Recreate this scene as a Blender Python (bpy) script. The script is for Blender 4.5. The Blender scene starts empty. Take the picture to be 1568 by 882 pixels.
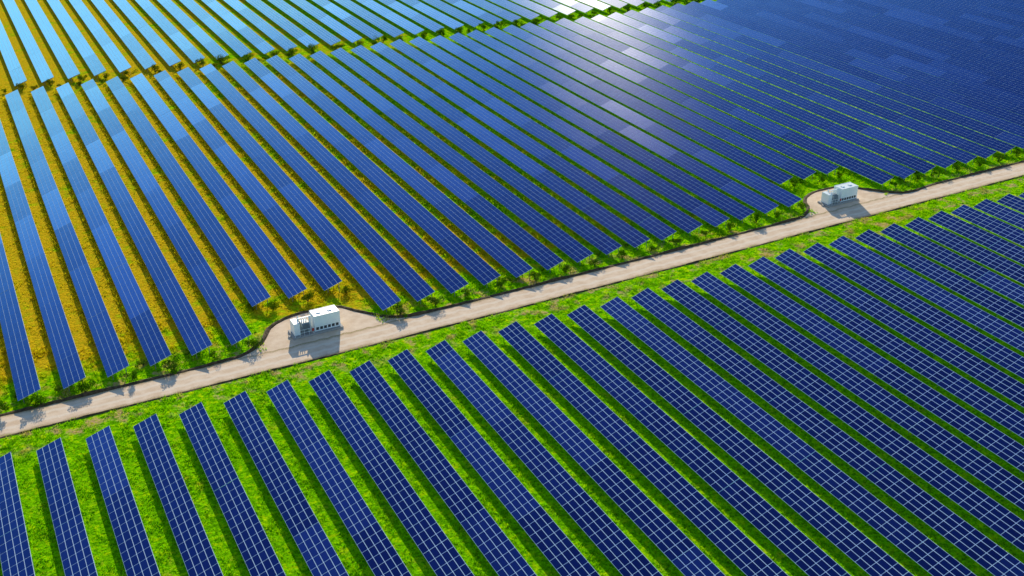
import bpy, bmesh, math, random
import numpy as np
random.seed(7); rng=np.random.default_rng(7)
D=bpy.data
scene=bpy.context.scene
col=scene.collection
scene.view_settings.view_transform='Standard'
scene.view_settings.look='None'
scene.view_settings.exposure=0
R=math.radians

# ---------------------------------------------------------------- materials
class NT:
    def __init__(s,name):
        s.m=D.materials.new(name); s.m.use_nodes=True
        s.t=s.m.node_tree; s.t.nodes.clear()
    def n(s,typ,**kw):
        nd=s.t.nodes.new(typ)
        for k,v in kw.items():
            if k.startswith('_'): setattr(nd,k[1:],v)
        return nd
    def l(s,a,b): s.t.links.new(a,b)
    def val(s,sock,v):
        if isinstance(v,bpy.types.NodeSocket): s.l(v,sock)
        else: sock.default_value=v
    def math(s,op,a,b=0.0,clamp=False):
        nd=s.t.nodes.new('ShaderNodeMath'); nd.operation=op; nd.use_clamp=clamp
        s.val(nd.inputs[0],a); s.val(nd.inputs[1],b); return nd.outputs[0]
    def mix(s,f,a,b):
        nd=s.t.nodes.new('ShaderNodeMix'); nd.data_type='RGBA'
        s.val(nd.inputs[0],f)
        s.val(nd.inputs[6],a if isinstance(a,bpy.types.NodeSocket) else (*a,1))
        s.val(nd.inputs[7],b if isinstance(b,bpy.types.NodeSocket) else (*b,1))
        return nd.outputs[2]
    def rng(s,v,a,b,c=0.0,d=1.0,smooth=True):
        nd=s.t.nodes.new('ShaderNodeMapRange'); nd.interpolation_type='SMOOTHSTEP' if smooth else 'LINEAR'
        s.val(nd.inputs[0],v); nd.inputs[1].default_value=a; nd.inputs[2].default_value=b
        nd.inputs[3].default_value=c; nd.inputs[4].default_value=d; return nd.outputs[0]
    def noise(s,vec,scale,detail=4,rough=.6,out=0):
        nd=s.t.nodes.new('ShaderNodeTexNoise'); nd.inputs['Scale'].default_value=scale
        nd.inputs['Detail'].default_value=detail; nd.inputs['Roughness'].default_value=rough
        s.l(vec,nd.inputs['Vector']); return nd.outputs[out]
    def bump(s,h,dist,strength=1.0):
        nd=s.t.nodes.new('ShaderNodeBump'); nd.inputs['Strength'].default_value=strength
        nd.inputs['Distance'].default_value=dist; s.l(h,nd.inputs['Height']); return nd.outputs[0]
    def out(s,sh):
        o=s.t.nodes.new('ShaderNodeOutputMaterial'); s.l(sh,o.inputs[0]); return s.m
    def pos(s): return s.t.nodes.new('ShaderNodeNewGeometry').outputs['Position']
    def sep(s,v):
        nd=s.t.nodes.new('ShaderNodeSeparateXYZ'); s.l(v,nd.inputs[0]); return nd.outputs
    def attr(s,name):
        nd=s.t.nodes.new('ShaderNodeAttribute'); nd.attribute_name=name; return nd.outputs['Fac']

def principled(name,colr,rough=.5,metal=0.0,noise_amt=.12,scale=3.0):
    k=NT(name); p=k.pos()
    b=k.n('ShaderNodeBsdfPrincipled')
    f=k.noise(p,scale)
    c=k.mix(k.rng(f,.3,.7),tuple(x*(1-noise_amt) for x in colr),tuple(min(1,x*(1+noise_amt)) for x in colr))
    k.l(c,b.inputs['Base Color']); b.inputs['Roughness'].default_value=rough
    b.inputs['Metallic'].default_value=metal
    return k.out(b.outputs[0])

GREEN_D=(.055,.24,.001); GREEN=(.28,.76,.002); YGREEN=(.70,.92,.004); OCHRE=(.96,.66,.018); SOIL=(.62,.44,.20)
def veg_color(k,bright=1.0):
    p=k.pos(); x,y,z=k.sep(p)
    big=k.noise(p,.045,3,.55); mid=k.noise(p,.33,4,.6); fine=k.noise(p,2.3,5,.7); pat=k.noise(p,.85,5,.72)
    dry=k.math('MULTIPLY',k.rng(y,152,166),k.rng(x,190,10,.15,.80))
    verge=k.math('MULTIPLY',k.rng(y,139,144),k.rng(y,160,154))
    d=k.math('ADD',dry,k.math('MULTIPLY',k.math('SUBTRACT',mid,.5),1.5))
    d=k.math('ADD',d,k.math('MULTIPLY',k.math('SUBTRACT',big,.5),.9))
    d=k.math('ADD',d,k.math('MULTIPLY',verge,.30))
    g=k.mix(k.rng(fine,.32,.60),GREEN_D,GREEN)
    g=k.mix(k.math('MULTIPLY',k.rng(pat,.50,.36),.60),g,GREEN_D)
    g=k.mix(k.math('MULTIPLY',k.rng(pat,.50,.66),k.rng(y,125,150,.65,1.0)),g,YGREEN)
    g=k.mix(k.math('MULTIPLY',k.rng(mid,.55,.70),k.rng(fine,.45,.6)),g,(.50,.50,.03))
    o=k.mix(k.rng(fine,.3,.7),tuple(c*.5 for c in OCHRE),OCHRE)
    o=k.mix(k.math('MULTIPLY',k.rng(pat,.50,.62),.5),o,(.42,.50,.01))
    c=k.mix(k.rng(d,.30,.80),g,o)
    sm=k.math('MULTIPLY',k.rng(mid,.50,.62),k.math('MULTIPLY',verge,k.rng(fine,.38,.55)))
    c=k.mix(sm,c,SOIL)
    return p,c,fine,mid
def mat_ground():
    k=NT('grass_ground'); p,c,fine,mid=veg_color(k)
    b=k.n('ShaderNodeBsdfDiffuse'); k.l(c,b.inputs[0])
    h=k.math('ADD',k.noise(p,1.4,6,.75),k.math('MULTIPLY',mid,.8))
    k.l(k.bump(h,.45,.8),b.inputs['Normal'])
    return k.out(b.outputs[0])
def mat_blades(name,dark=1.0):
    k=NT(name); p,c,fine,mid=veg_color(k)
    a=k.attr('rnd')
    c2=k.mix(k.math('MULTIPLY',a,.45),c,YGREEN if dark>=1 else GREEN)
    if dark<1: c2=k.mix(1-dark,c2,(.02,.085,.003))
    d=k.n('ShaderNodeBsdfDiffuse'); t=k.n('ShaderNodeBsdfTranslucent'); k.l(c2,d.inputs[0]); k.l(c2,t.inputs[0])
    m=k.n('ShaderNodeMixShader'); m.inputs[0].default_value=.45 if dark>=1 else .3; k.l(d.outputs[0],m.inputs[1]); k.l(t.outputs[0],m.inputs[2])
    return k.out(m.outputs[0])
M_GROUND=mat_ground(); M_BLADE=mat_blades('grass_blades'); M_LEAF=mat_blades('shrub_leaves',.2)

def mat_glass():
    k=NT('solar_cell_glass'); p=k.pos(); a=k.attr('rnd'); tb=k.attr('tbl')
    c=k.mix(a,(.0010,.004,.040),(.0016,.008,.066))
    c=k.mix(k.math('MULTIPLY',tb,.5),c,(.003,.020,.14))
    dif=k.n('ShaderNodeBsdfDiffuse'); k.l(c,dif.inputs[0])
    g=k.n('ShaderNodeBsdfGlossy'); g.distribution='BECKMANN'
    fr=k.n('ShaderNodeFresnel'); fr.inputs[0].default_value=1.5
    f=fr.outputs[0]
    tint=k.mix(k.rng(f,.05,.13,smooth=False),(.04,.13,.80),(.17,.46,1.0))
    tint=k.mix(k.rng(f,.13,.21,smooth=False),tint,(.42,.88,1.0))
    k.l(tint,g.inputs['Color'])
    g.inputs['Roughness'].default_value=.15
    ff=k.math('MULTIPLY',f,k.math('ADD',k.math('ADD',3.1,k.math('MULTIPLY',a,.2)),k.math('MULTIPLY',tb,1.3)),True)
    ff=k.math('MINIMUM',ff,.88)
    m=k.n('ShaderNodeMixShader'); k.l(ff,m.inputs[0]); k.l(dif.outputs[0],m.inputs[1]); k.l(g.outputs[0],m.inputs[2])
    g2=k.n('ShaderNodeBsdfGlossy'); g2.distribution='BECKMANN'; g2.inputs['Color'].default_value=(1,.96,.88,1)
    g2.inputs['Roughness'].default_value=.275
    m2=k.n('ShaderNodeMixShader')
    k.l(k.math('ADD',.013,k.math('MULTIPLY',tb,.014)),m2.inputs[0]); k.l(m.outputs[0],m2.inputs[1]); k.l(g2.outputs[0],m2.inputs[2])
    return k.out(m2.outputs[0])
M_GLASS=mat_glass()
def mat_frame():
    k=NT('aluminium_frame'); d=k.n('ShaderNodeBsdfDiffuse'); d.inputs[0].default_value=(.70,.86,1.0,1)
    return k.out(d.outputs[0])
M_FRAME=mat_frame()
M_STEEL=principled('galvanised_steel',(.30,.31,.32),.5,.3)
M_WHITE=principled('white_painted_steel',(.88,.97,1.0),.4,0,.03)
M_GREY=principled('grey_painted_steel',(.36,.42,.46),.45)
M_DARK=principled('dark_louvre',(.04,.045,.05),.6)
M_CONC=principled('concrete',(.42,.40,.37),.85)
M_RED=principled('red_sign_paint',(.45,.03,.02),.5)
M_BERM=principled('dark_soil',(.10,.065,.03),.95,0,.5,2.0)

def mat_road():
    k=NT('gravel_road'); p=k.pos()
    uv=k.n('ShaderNodeUVMap'); s=k.sep(uv.outputs[0])
    ac=s[1]
    wob=k.math('MULTIPLY',k.math('SUBTRACT',k.noise(p,.12,2),.5),.8)
    v=k.math('ABSOLUTE',k.math('ADD',ac,wob))
    tr=k.math('SUBTRACT',1.0,k.rng(k.math('ABSOLUTE',k.math('SUBTRACT',v,.95)),.1,.5))
    n1=k.noise(p,.5,5,.65); n2=k.noise(p,5,5,.8)
    base=k.mix(k.rng(n1,.3,.7),(.82,.61,.42),(.98,.78,.58))
    base=k.mix(k.math('MULTIPLY',tr,.6),base,(1.0,.86,.69))
    base=k.mix(k.math('MULTIPLY',k.rng(n2,.5,.75),.30),base,(.42,.31,.20))
    base=k.mix(k.math('MULTIPLY',k.rng(v,1.9,2.8),k.rng(n2,.25,.6)),base,(.42,.31,.14))
    b=k.n('ShaderNodeBsdfDiffuse'); k.l(base,b.inputs[0]); k.l(k.bump(n2,.05,.5),b.inputs['Normal'])
    return k.out(b.outputs[0])
M_ROAD=mat_road()

def add(name,verts,faces,mats,midx=None,attrs=None,smooth=False,loc=(0,0,0),parent=None):
    me=D.meshes.new(name); me.from_pydata(verts,[],faces)
    for m in mats: me.materials.append(m)
    if midx is not None: me.polygons.foreach_set('material_index',midx)
    if attrs:
        for an,vals in attrs.items():
            a=me.attributes.new(an,'FLOAT','FACE'); a.data.foreach_set('value',vals)
    if smooth: me.polygons.foreach_set('use_smooth',[True]*len(faces))
    me.update()
    o=D.objects.new(name,me); o.location=loc; col.objects.link(o)
    if parent: o.parent=parent
    return o

# ---------------------------------------------------------------- ground
S=5000
add('ground',[(-S,-S,0),(S,-S,0),(S,S,0),(-S,S,0)],[(0,1,2,3)],[M_GROUND])

# ---------------------------------------------------------------- road
def yc(x):
    return float(np.interp(x,[-400,40,75,115,140,210,400,700],[149.2,149.3,149.6,150.3,151.0,152.6,157.5,165]))
def ribbon(name,pts,w,z,mat,seg_uv=True):
    V=[];F=[];UV=[]
    n=len(pts); L=0
    for i,(x,y) in enumerate(pts):
        a=pts[max(0,i-1)]; b=pts[min(n-1,i+1)]
        dx,dy=b[0]-a[0],b[1]-a[1]; l=math.hypot(dx,dy); nx,ny=-dy/l,dx/l
        if i: L+=math.hypot(x-pts[i-1][0],y-pts[i-1][1])
        for s in (-1,1):
            ww=w/2+random.uniform(-.22,.22)
            V.append((x+nx*s*ww,y+ny*s*ww,z)); UV.append((L,s*w/2))
    for i in range(n-1): F.append((2*i,2*i+2,2*i+3,2*i+1))
    o=add(name,V,F,[mat]); uvl=o.data.uv_layers.new(name='UVMap')
    for lp in o.data.loops: uvl.data[lp.index].uv=UV[lp.vertex_index]
    return o
ribbon('gravel_road',[(x,yc(x)) for x in np.arange(-300,600,1.0)],5.6,.008,M_ROAD)

def smooth_path(P,step=.7):
    out=[]
    Q=[P[0]]+P+[P[-1]]
    for i in range(1,len(Q)-2):
        p0,p1,p2,p3=[np.array(q,float) for q in Q[i-1:i+3]]
        n=max(2,int(np.linalg.norm(p2-p1)/step))
        for j in range(n):
            t=j/n
            out.append(tuple(.5*((2*p1)+(-p0+p2)*t+(2*p0-5*p1+4*p2-p3)*t*t+(-p0+3*p1-3*p2+p3)*t**3)))
    out.append(tuple(P[-1])); return out
def berm(name,pts,w,h):
    V=[];F=[];n=len(pts)
    for i,(x,y) in enumerate(pts):
        a=pts[max(0,i-1)]; b=pts[min(n-1,i+1)]
        dx,dy=b[0]-a[0],b[1]-a[1]; l=math.hypot(dx,dy)+1e-9; nx,ny=-dy/l,dx/l
        k=.75+.35*math.sin(x*.23)+.2*math.sin(x*.71+2)
        k=max(.35,k)
        for s,zz in ((-1,-.02),(-.55,.55),(0,1),(.5,.6),(1,-.02)):
            ww=w/2*s*random.uniform(.8,1.2)
            V.append((x+nx*ww,y+ny*ww,h*zz*k*random.uniform(.7,1.2)))
    for i in range(n-1):
        for j in range(4): F.append((5*i+j,5*i+5+j,5*i+6+j,5*i+1+j))
    return add(name,V,F,[M_BERM])
PAD=[(28.5,152.6),(31.5,153.0),(35,155.3),(37.6,159.4),(41.4,161.6),(46,162.0),(50.0,161.4),(52.8,158.0),(56.7,153.9),(60.5,152.6)]
PAD2=[(x+114.5,y+1.6) for x,y in PAD]
far=[(x,yc(x)+3.05) for x in np.arange(-120,27,6)]+PAD+[(x,yc(x)+3.05) for x in np.arange(66,140,6)]+PAD2+[(x,yc(x)+3.05) for x in np.arange(182,420,6)]
berm('soil_bank',smooth_path(far),.85,.36)
berm('soil_bank',[(x,yc(x)-2.95) for x in np.arange(-120,420,.8)],.5,.18)
# pads
for P,dx in ((PAD,0),(PAD2,1)):
    sp=smooth_path(P,1.0)
    V=[(x,y-.1,.004) for x,y in sp]+[(x,yc(x)+1.0,.004) for x,y in reversed(sp)]
    o=add('gravel_pad',V,[tuple(reversed(range(len(V))))],[M_ROAD])
    uvl=o.data.uv_layers.new(name='UVMap')
    for lp in o.data.loops:
        uvl.data[lp.index].uv=(0,0)
    

# ---------------------------------------------------------------- solar rows
WID=3.52; TILT=19; MP=1.66; MC=WID/4
def solar_row(xr,y0,y1,lw=.027):
    V=[];F=[];MI=[];RN=[];TB=[]
    def quad(a,b,c,d,mi,r=0.,t=0.):
        n=len(V); V.extend((a,b,c,d)); F.append((n,n+1,n+2,n+3)); MI.append(mi); RN.append(r); TB.append(t)
    def box(P,mi):
        n=len(V); V.extend(P)
        for f in ((0,3,2,1),(4,5,6,7),(0,1,5,4),(1,2,6,5),(2,3,7,6),(3,0,4,7)):
            F.append(tuple(n+i for i in f)); MI.append(mi); RN.append(0.); TB.append(0.)
    L=y1-y0; nm=int(L/MP); t=0.0; i=0
    zc0=1.5; per=random.randint(4,12)
    base_tau=R(TILT+random.gauss(0,.25))
    while i<nm:
        k=min(per,nm-i); tl=k*MP; per=12
        tau=base_tau+R(random.gauss(0,.22)); pit=math.tan(R(random.gauss(0,.07))); zc=zc0+random.gauss(0,.008); tb=random.random()**3
        ct,st=math.cos(tau),math.sin(tau); tc=t+tl/2
        def P(s,tt,h): return (s*ct-h*st, tt, zc+s*st+h*ct+(tt-tc)*pit)
        hw=WID/2
        a=t+.005; b=t+tl-.005
        box([P(-hw,a,-.045),P(hw,a,-.045),P(hw,b,-.045),P(-hw,b,-.045),P(-hw,a,0),P(hw,a,0),P(hw,b,0),P(-hw,b,0)],1)
        for m in range(k):
            ta=t+m*MP+lw; tb2=t+(m+1)*MP-lw
            for r in range(4):
                sa=-hw+r*MC+lw; sb=sa+MC-2*lw
                j=[.012+random.uniform(0,.003) for _ in range(4)]
                quad(P(sa,ta,j[0]),P(sb,ta,j[1]),P(sb,tb2,j[2]),P(sa,tb2,j[3]),0,random.random(),tb)
        for s in (-1.2,-.35,.5,1.35):
            box([P(s-.03,a,-.13),P(s+.03,a,-.13),P(s+.03,b,-.13),P(s-.03,b,-.13),P(s-.03,a,-.047),P(s+.03,a,-.047),P(s+.03,b,-.047),P(s-.03,b,-.047)],2)
        npst=max(2,round(tl/3.3)+1)
        for q in range(npst):
            tt=t+.35+(tl-.7)*q/(npst-1)
            for s in (-1.0,1.15):
                px,_,pz=P(s,tt,-.13)
                box([(px-.05,tt-.04,-.05),(px+.05,tt-.04,-.05),(px+.05,tt+.04,-.05),(px-.05,tt+.04,-.05),
                     (px-.05,tt-.04,pz),(px+.05,tt-.04,pz),(px+.05,tt+.04,pz),(px-.05,tt+.04,pz)],2)
            box([P(-1.6,tt-.03,-.24),P(1.65,tt-.03,-.24),P(1.65,tt+.03,-.24),P(-1.6,tt+.03,-.24),P(-1.6,tt-.03,-.132),P(1.65,tt-.03,-.132),P(1.65,tt+.03,-.132),P(-1.6,tt+.03,-.132)],2)
        t+=tl+.02; i+=k
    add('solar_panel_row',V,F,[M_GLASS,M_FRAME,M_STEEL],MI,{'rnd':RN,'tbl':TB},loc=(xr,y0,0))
PITCH=6.4
ends=[]
for i in range(-8,42):       # near field
    x=1.0+PITCH*i
    ytop=float(np.interp(x,[0,90,120,300],[139.1,139.3,140.3,141.0]))+random.uniform(-.25,.25)
    n=int((ytop-28)/MP); y0=ytop-n*MP-.02*((n-1)//12)-.01
    solar_row(x,y0,ytop+.001,.043)
for i in range(-9,66):       # middle field
    x=.1+6.38*i
    y0=float(np.interp(x,[0,32,60,96,145,175,210,420],[153.7,155.1,155.0,155.7,157.8,158.6,159.6,164]))+random.uniform(-.2,.2)
    if i in (6,7,8): y0=166.3
    if i in (24,25,26): y0=168.4
    ends.append((x,y0)); solar_row(x,y0,311.5)
for i in range(-9,52):       # far field
    x=16+6.85*i
    ends.append((x,318.0)); solar_row(x,318.2,520)

# ---------------------------------------------------------------- vegetation
FW=np.array([.4602,.8879]); RT=np.array([.8879,-.4602])
def inview(x,y,m=.56):
    X=x*RT[0]+y*RT[1]; Y=x*FW[0]+y*FW[1]
    return np.abs(X)<m*Y+6
def tufts(x,y,h,nb=4,spread=.16,wid=.06):
    n=len(x)
    bx=np.repeat(x,nb)+rng.normal(0,spread,n*nb); by=np.repeat(y,nb)+rng.normal(0,spread,n*nb)
    hh=np.repeat(h,nb)*rng.uniform(.6,1.2,n*nb); an=rng.uniform(0,2*np.pi,n*nb)
    w=wid*rng.uniform(.6,1.5,n*nb); lx=rng.normal(0,.45,n*nb)*hh; ly=rng.normal(0,.45,n*nb)*hh
    v=np.empty((n*nb,3,3))
    v[:,0]=np.stack([bx-w*np.cos(an),by-w*np.sin(an),np.zeros_like(bx)],1)
    v[:,1]=np.stack([bx+w*np.cos(an),by+w*np.sin(an),np.zeros_like(bx)],1)
    v[:,2]=np.stack([bx+lx,by+ly,hh],1)
    return v.reshape(-1,3)
def tri_mesh(name,v,mat):
    nt=len(v)//3
    me=D.meshes.new(name); me.vertices.add(len(v)); me.vertices.foreach_set('co',v.astype('f').ravel())
    me.loops.add(nt*3); me.loops.foreach_set('vertex_index',np.arange(nt*3,dtype='i'))
    me.polygons.add(nt); me.polygons.foreach_set('loop_start',np.arange(0,nt*3,3,dtype='i'))
    me.materials.append(mat); a=me.attributes.new('rnd','FLOAT','FACE'); a.data.foreach_set('value',rng.random(nt).astype('f'))
    me.update(); me.validate(); o=D.objects.new(name,me); col.objects.link(o); return o
def clump(x,y):
    return (np.sin(x*1.3+2*np.sin(y*.7))+np.sin(y*1.1+1.7*np.sin(x*.9+1))+np.sin(x*.37-y*.29))/3
parts=[]
def scatter(n,x0,x1,y0,y1,hmin,hmax,filt,nb=4,wid=.06,thr=-.9):
    x=rng.uniform(x0,x1,n); y=rng.uniform(y0,y1,n)
    c=clump(x,y)
    m=inview(x,y)&filt(x,y)&(c+rng.normal(0,.25,n)>thr)
    x=x[m];y=y[m];c=c[m]
    h=hmin+(hmax-hmin)*np.clip(.5+.5*c+rng.normal(0,.2,len(x)),0,1)
    parts.append(tufts(x,y,h,nb,wid=wid))
ycv=lambda x: np.interp(x,[-400,40,75,115,140,210,400,700],[149.2,149.3,149.6,150.3,151.0,152.6,157.5,165])
def ph(x,x0,p): return ((x-x0+p/2)%p)-p/2
scatter(190000,-30,240,50,139.5,.08,.36,lambda x,y:np.abs(ph(x,1.0,PITCH))>1.35,4,.06,.0)
scatter(26000,-30,260,139,151,.10,.42,lambda x,y:(y<ycv(x)-2.9),4,.06,.0)
def padm(x,y):
    r=np.zeros_like(x,bool)
    for ox,oy in ((0,0),(114.5,1.6)):
        r|=(np.abs(x-ox-45)<9.5)&(y<162.5+oy)
    return ~r
scatter(30000,-30,260,151,170,.12,.50,lambda x,y:(y>ycv(x)+3.2)&padm(x,y),4,.07,-.1)
scatter(150000,-30,420,160,318,.10,.34,lambda x,y:(np.abs(ph(x,.1,6.38))>1.5)&padm(x,y),3,.09,.15)
xs=[];ys=[]
for i in range(-9,40):
    x0=.1+6.38*i; n=1100
    yy=rng.uniform(167,312,n); xx=x0-1.85+rng.normal(0,.22,n)
    xs.append(xx); ys.append(yy)
x=np.concatenate(xs); y=np.concatenate(ys); m=inview(x,y)&(clump(x*.6,y*.8)>-.35); x=x[m];y=y[m]
parts.append(tufts(x,y,rng.uniform(.3,.75,len(x)),4,.15,.09))
tri_mesh('grass',np.concatenate(parts),M_BLADE)

def shrub_mesh(seed,rad,hgt,nleaf):
    r=random.Random(seed); V=[];F=[];MI=[]
    lobes=[(r.gauss(0,rad*.5),r.gauss(0,rad*.5),hgt*r.uniform(.3,.75),rad*r.uniform(.3,.55)) for _ in range(7)]
    for _ in range(nleaf):
        lx,ly,lz,lr=r.choice(lobes)
        th=r.uniform(0,2*math.pi); cz=r.uniform(-1,1); rr=lr*r.uniform(.5,1.1); q=math.sqrt(1-cz*cz)
        c=(lx+rr*q*math.cos(th),ly+rr*q*math.sin(th),max(.05,lz+rr*cz))
        a=[r.gauss(0,1) for _ in range(3)]; b=[r.gauss(0,1) for _ in range(3)]; s=r.uniform(.05,.10)
        n=len(V)
        na=math.sqrt(sum(t*t for t in a)); nb=math.sqrt(sum(t*t for t in b))
        a=[t/na*s for t in a]; b=[t/nb*s for t in b]
        for sa,sb in ((-1,0),(0,-.6),(1,0),(0,.6)): V.append(tuple(c[k]+sa*a[k]+sb*b[k] for k in range(3)))
        F.append((n,n+1,n+2,n+3)); MI.append(0)
    for lx,ly,lz,lr in lobes:
        n=len(V)
        for (x,y,z,w) in ((0,0,-.02,.03),(lx,ly,lz,.01)):
            V.extend([(x-w,y-w,z),(x+w,y-w,z),(x+w,y+w,z),(x-w,y+w,z)])
        for k in range(4): F.append((n+k,n+(k+1)%4,n+4+(k+1)%4,n+4+k)); MI.append(1)
    me=D.meshes.new('shrub'); me.from_pydata(V,[],F); me.materials.append(M_LEAF); me.materials.append(M_BERM)
    me.polygons.foreach_set('material_index',MI)
    a=me.attributes.new('rnd','FLOAT','FACE'); a.data.foreach_set('value',[r.random() for _ in F])
    me.update(); return me
SH=[shrub_mesh(s,1.0,1.6,1200) for s in range(5)]
def shrub(x,y,s):
    o=D.objects.new('shrub',random.choice(SH)); o.location=(x,y,0); o.rotation_euler=(0,0,random.uniform(0,6.28))
    o.scale=(s*random.uniform(.8,1.3),s*random.uniform(.8,1.3),s*random.uniform(.7,1.1)); col.objects.link(o)
for x,y in ends:
    X=x*RT[0]+y*RT[1]; Y=x*FW[0]+y*FW[1]
    if abs(X)>.6*Y+5: continue
    if y<200:
        shrub(x+1.5+random.uniform(-.5,.5),y-.9+random.uniform(-.3,.4),random.uniform(.9,1.35))
        if random.random()<.5: shrub(x-2.0+random.uniform(-.4,.4),y+random.uniform(0,3),random.uniform(.4,.8))
    else:
        shrub(x+random.uniform(-1,1.5),y-1.2,random.uniform(1.1,1.7))
        shrub(x+random.uniform(-3,3),y-3.5+random.uniform(-1.5,1.5),random.uniform(.6,1.2))

# ---------------------------------------------------------------- inverter stations
def part(name,parent,boxes,mat,bev=.02):
    bm=bmesh.new()
    for (x0,x1,y0,y1,z0,z1) in boxes:
        r=bmesh.ops.create_cube(bm,size=1)
        for v in r['verts']:
            v.co=((x0+x1)/2+v.co.x*(x1-x0),(y0+y1)/2+v.co.y*(y1-y0),(z0+z1)/2+v.co.z*(z1-z0))
    if bev: bmesh.ops.bevel(bm,geom=bm.edges[:],offset=bev,segments=1,affect='EDGES')
    me=D.meshes.new(name); bm.to_mesh(me); bm.free(); me.materials.append(mat)
    o=D.objects.new(name,me); o.parent=parent; col.objects.link(o); return o
def cyl(name,parent,lst,mat):
    bm=bmesh.new()
    for (x,y,z0,z1,r0,r1) in lst:
        r=bmesh.ops.create_cone(bm,cap_ends=True,segments=18,radius1=r0,radius2=r1,depth=z1-z0)
        for v in r['verts']: v.co.x+=x; v.co.y+=y; v.co.z+=(z0+z1)/2
    me=D.meshes.new(name); bm.to_mesh(me); bm.free(); me.materials.append(mat)
    o=D.objects.new(name,me); o.parent=parent; col.objects.link(o); return o
def station(x,y,rot=0):
    e=D.objects.new('inverter_station',None); e.location=(x,y,0); e.rotation_euler=(0,0,rot); col.objects.link(e)
    e.scale=(.92,.92,.97)
    part('plinth',e,[(-.35,8.9,-.45,3.0,0,.32)],M_CONC)
    part('container_body',e,[(3.75,8.5,.02,2.58,.34,3.22)],M_WHITE,.03)
    part('container_corner_posts',e,[(px,px+.14,py,py+.14,.33,3.25) for px in (3.73,8.38) for py in (0,2.46)],M_WHITE,.01)
    part('roof_rails',e,[(3.9,8.36,-.01,.09,3.16,3.26),(3.9,8.36,2.51,2.61,3.16,3.26)],M_WHITE,.01)
    part('corrugation',e,[(3.95+i*.2,4.04+i*.2,-.015,.018,1.35,3.1) for i in range(22)],M_WHITE,0)
    part('air_vents',e,[(4.0+i*.73,4.5+i*.73,-.03,.016,.62,1.12) for i in range(6)],M_DARK,.005)
    part('side_doors',e,[(8.502,8.54,.25,1.27,.5,3.0),(8.502,8.54,1.32,2.35,.5,3.0)],M_WHITE,.01)
    part('roof_hatches',e,[(4.6,5.3,.9,1.6,3.222,3.36),(6.7,7.4,.9,1.6,3.222,3.36)],M_WHITE,.02)
    part('switchgear_cabinet',e,[(.05,1.15,.2,2.4,.34,2.55),(.12,1.08,.16,.198,.5,2.4)],M_WHITE,.03)
    part('transformer_tank',e,[(1.55,2.95,.6,2.0,.34,2.2)],M_GREY,.04)
    part('radiator_fins',e,[(1.6+i*.13,1.64+i*.13,.18,.58,.6,2.0) for i in range(11)]+[(1.6+i*.13,1.64+i*.13,2.02,2.4,.6,2.0) for i in range(11)],M_GREY,0)
    cyl('bushings',e,[(1.85+i*.4,1.3,2.2,2.75,.11,.06) for i in range(3)],M_WHITE)
    cyl('oil_conservator',e,[(3.2,1.0,.34,2.95,.17,.17),(3.2,1.0,2.95,3.2,.17,.03),(1.35,1.9,.34,2.9,.15,.15),(1.35,1.9,2.9,3.1,.15,.03)],M_WHITE)
    part('cable_bridge',e,[(1.15,3.75,1.15,1.4,2.86,2.98)],M_WHITE,.01)
    part('railing',e,[(a,a+.05,-.3,-.25,.32,1.4) for a in (0,.85,1.7,2.55,3.4)]+[(-.0,3.45,-.3,-.25,1.402,1.45),(0,3.45,-.298,-.252,.85,.89)],M_WHITE,0)
    part('warning_sign',e,[(3.1,3.5,-.335,-.302,.8,1.35)],M_RED,.004)
    part('cable_duct',e,[(-.9,-.35,.6,1.2,0,.25)],M_CONC)
station(40.3,154.1,R(1.0))
station(153.9,156.0,R(1.5))

# ---------------------------------------------------------------- light, sky, camera
el,az=R(21),R(21.3)
w=D.worlds.new('World'); scene.world=w; w.use_nodes=True
nt=w.node_tree; bg=nt.nodes['Background']
sky=nt.nodes.new('ShaderNodeTexSky'); sky.sky_type='NISHITA'; sky.sun_disc=False
sky.sun_elevation=el; sky.sun_rotation=az; sky.air_density=1.0; sky.dust_density=.3; sky.ozone_density=3
nt.links.new(sky.outputs[0],bg.inputs[0]); bg.inputs[1].default_value=.15
ld=D.lights.new('sun','SUN'); ld.energy=5; ld.angle=R(.5); ld.color=(1,.89,.68)
lo=D.objects.new('sun',ld); col.objects.link(lo)
from mathutils import Vector
dirv=Vector((math.sin(az)*math.cos(el),math.cos(az)*math.cos(el),math.sin(el)))
lo.rotation_euler=dirv.to_track_quat('Z','Y').to_euler()
cd=D.cameras.new('camera'); cam=D.objects.new('camera',cd); col.objects.link(cam)
cam.location=(0,0,90); cam.rotation_euler=(R(90-27.46),0,R(-27.4))
cd.sensor_width=36; cd.lens=38.92; cd.clip_end=12000; cd.clip_start=.5
scene.camera=cam
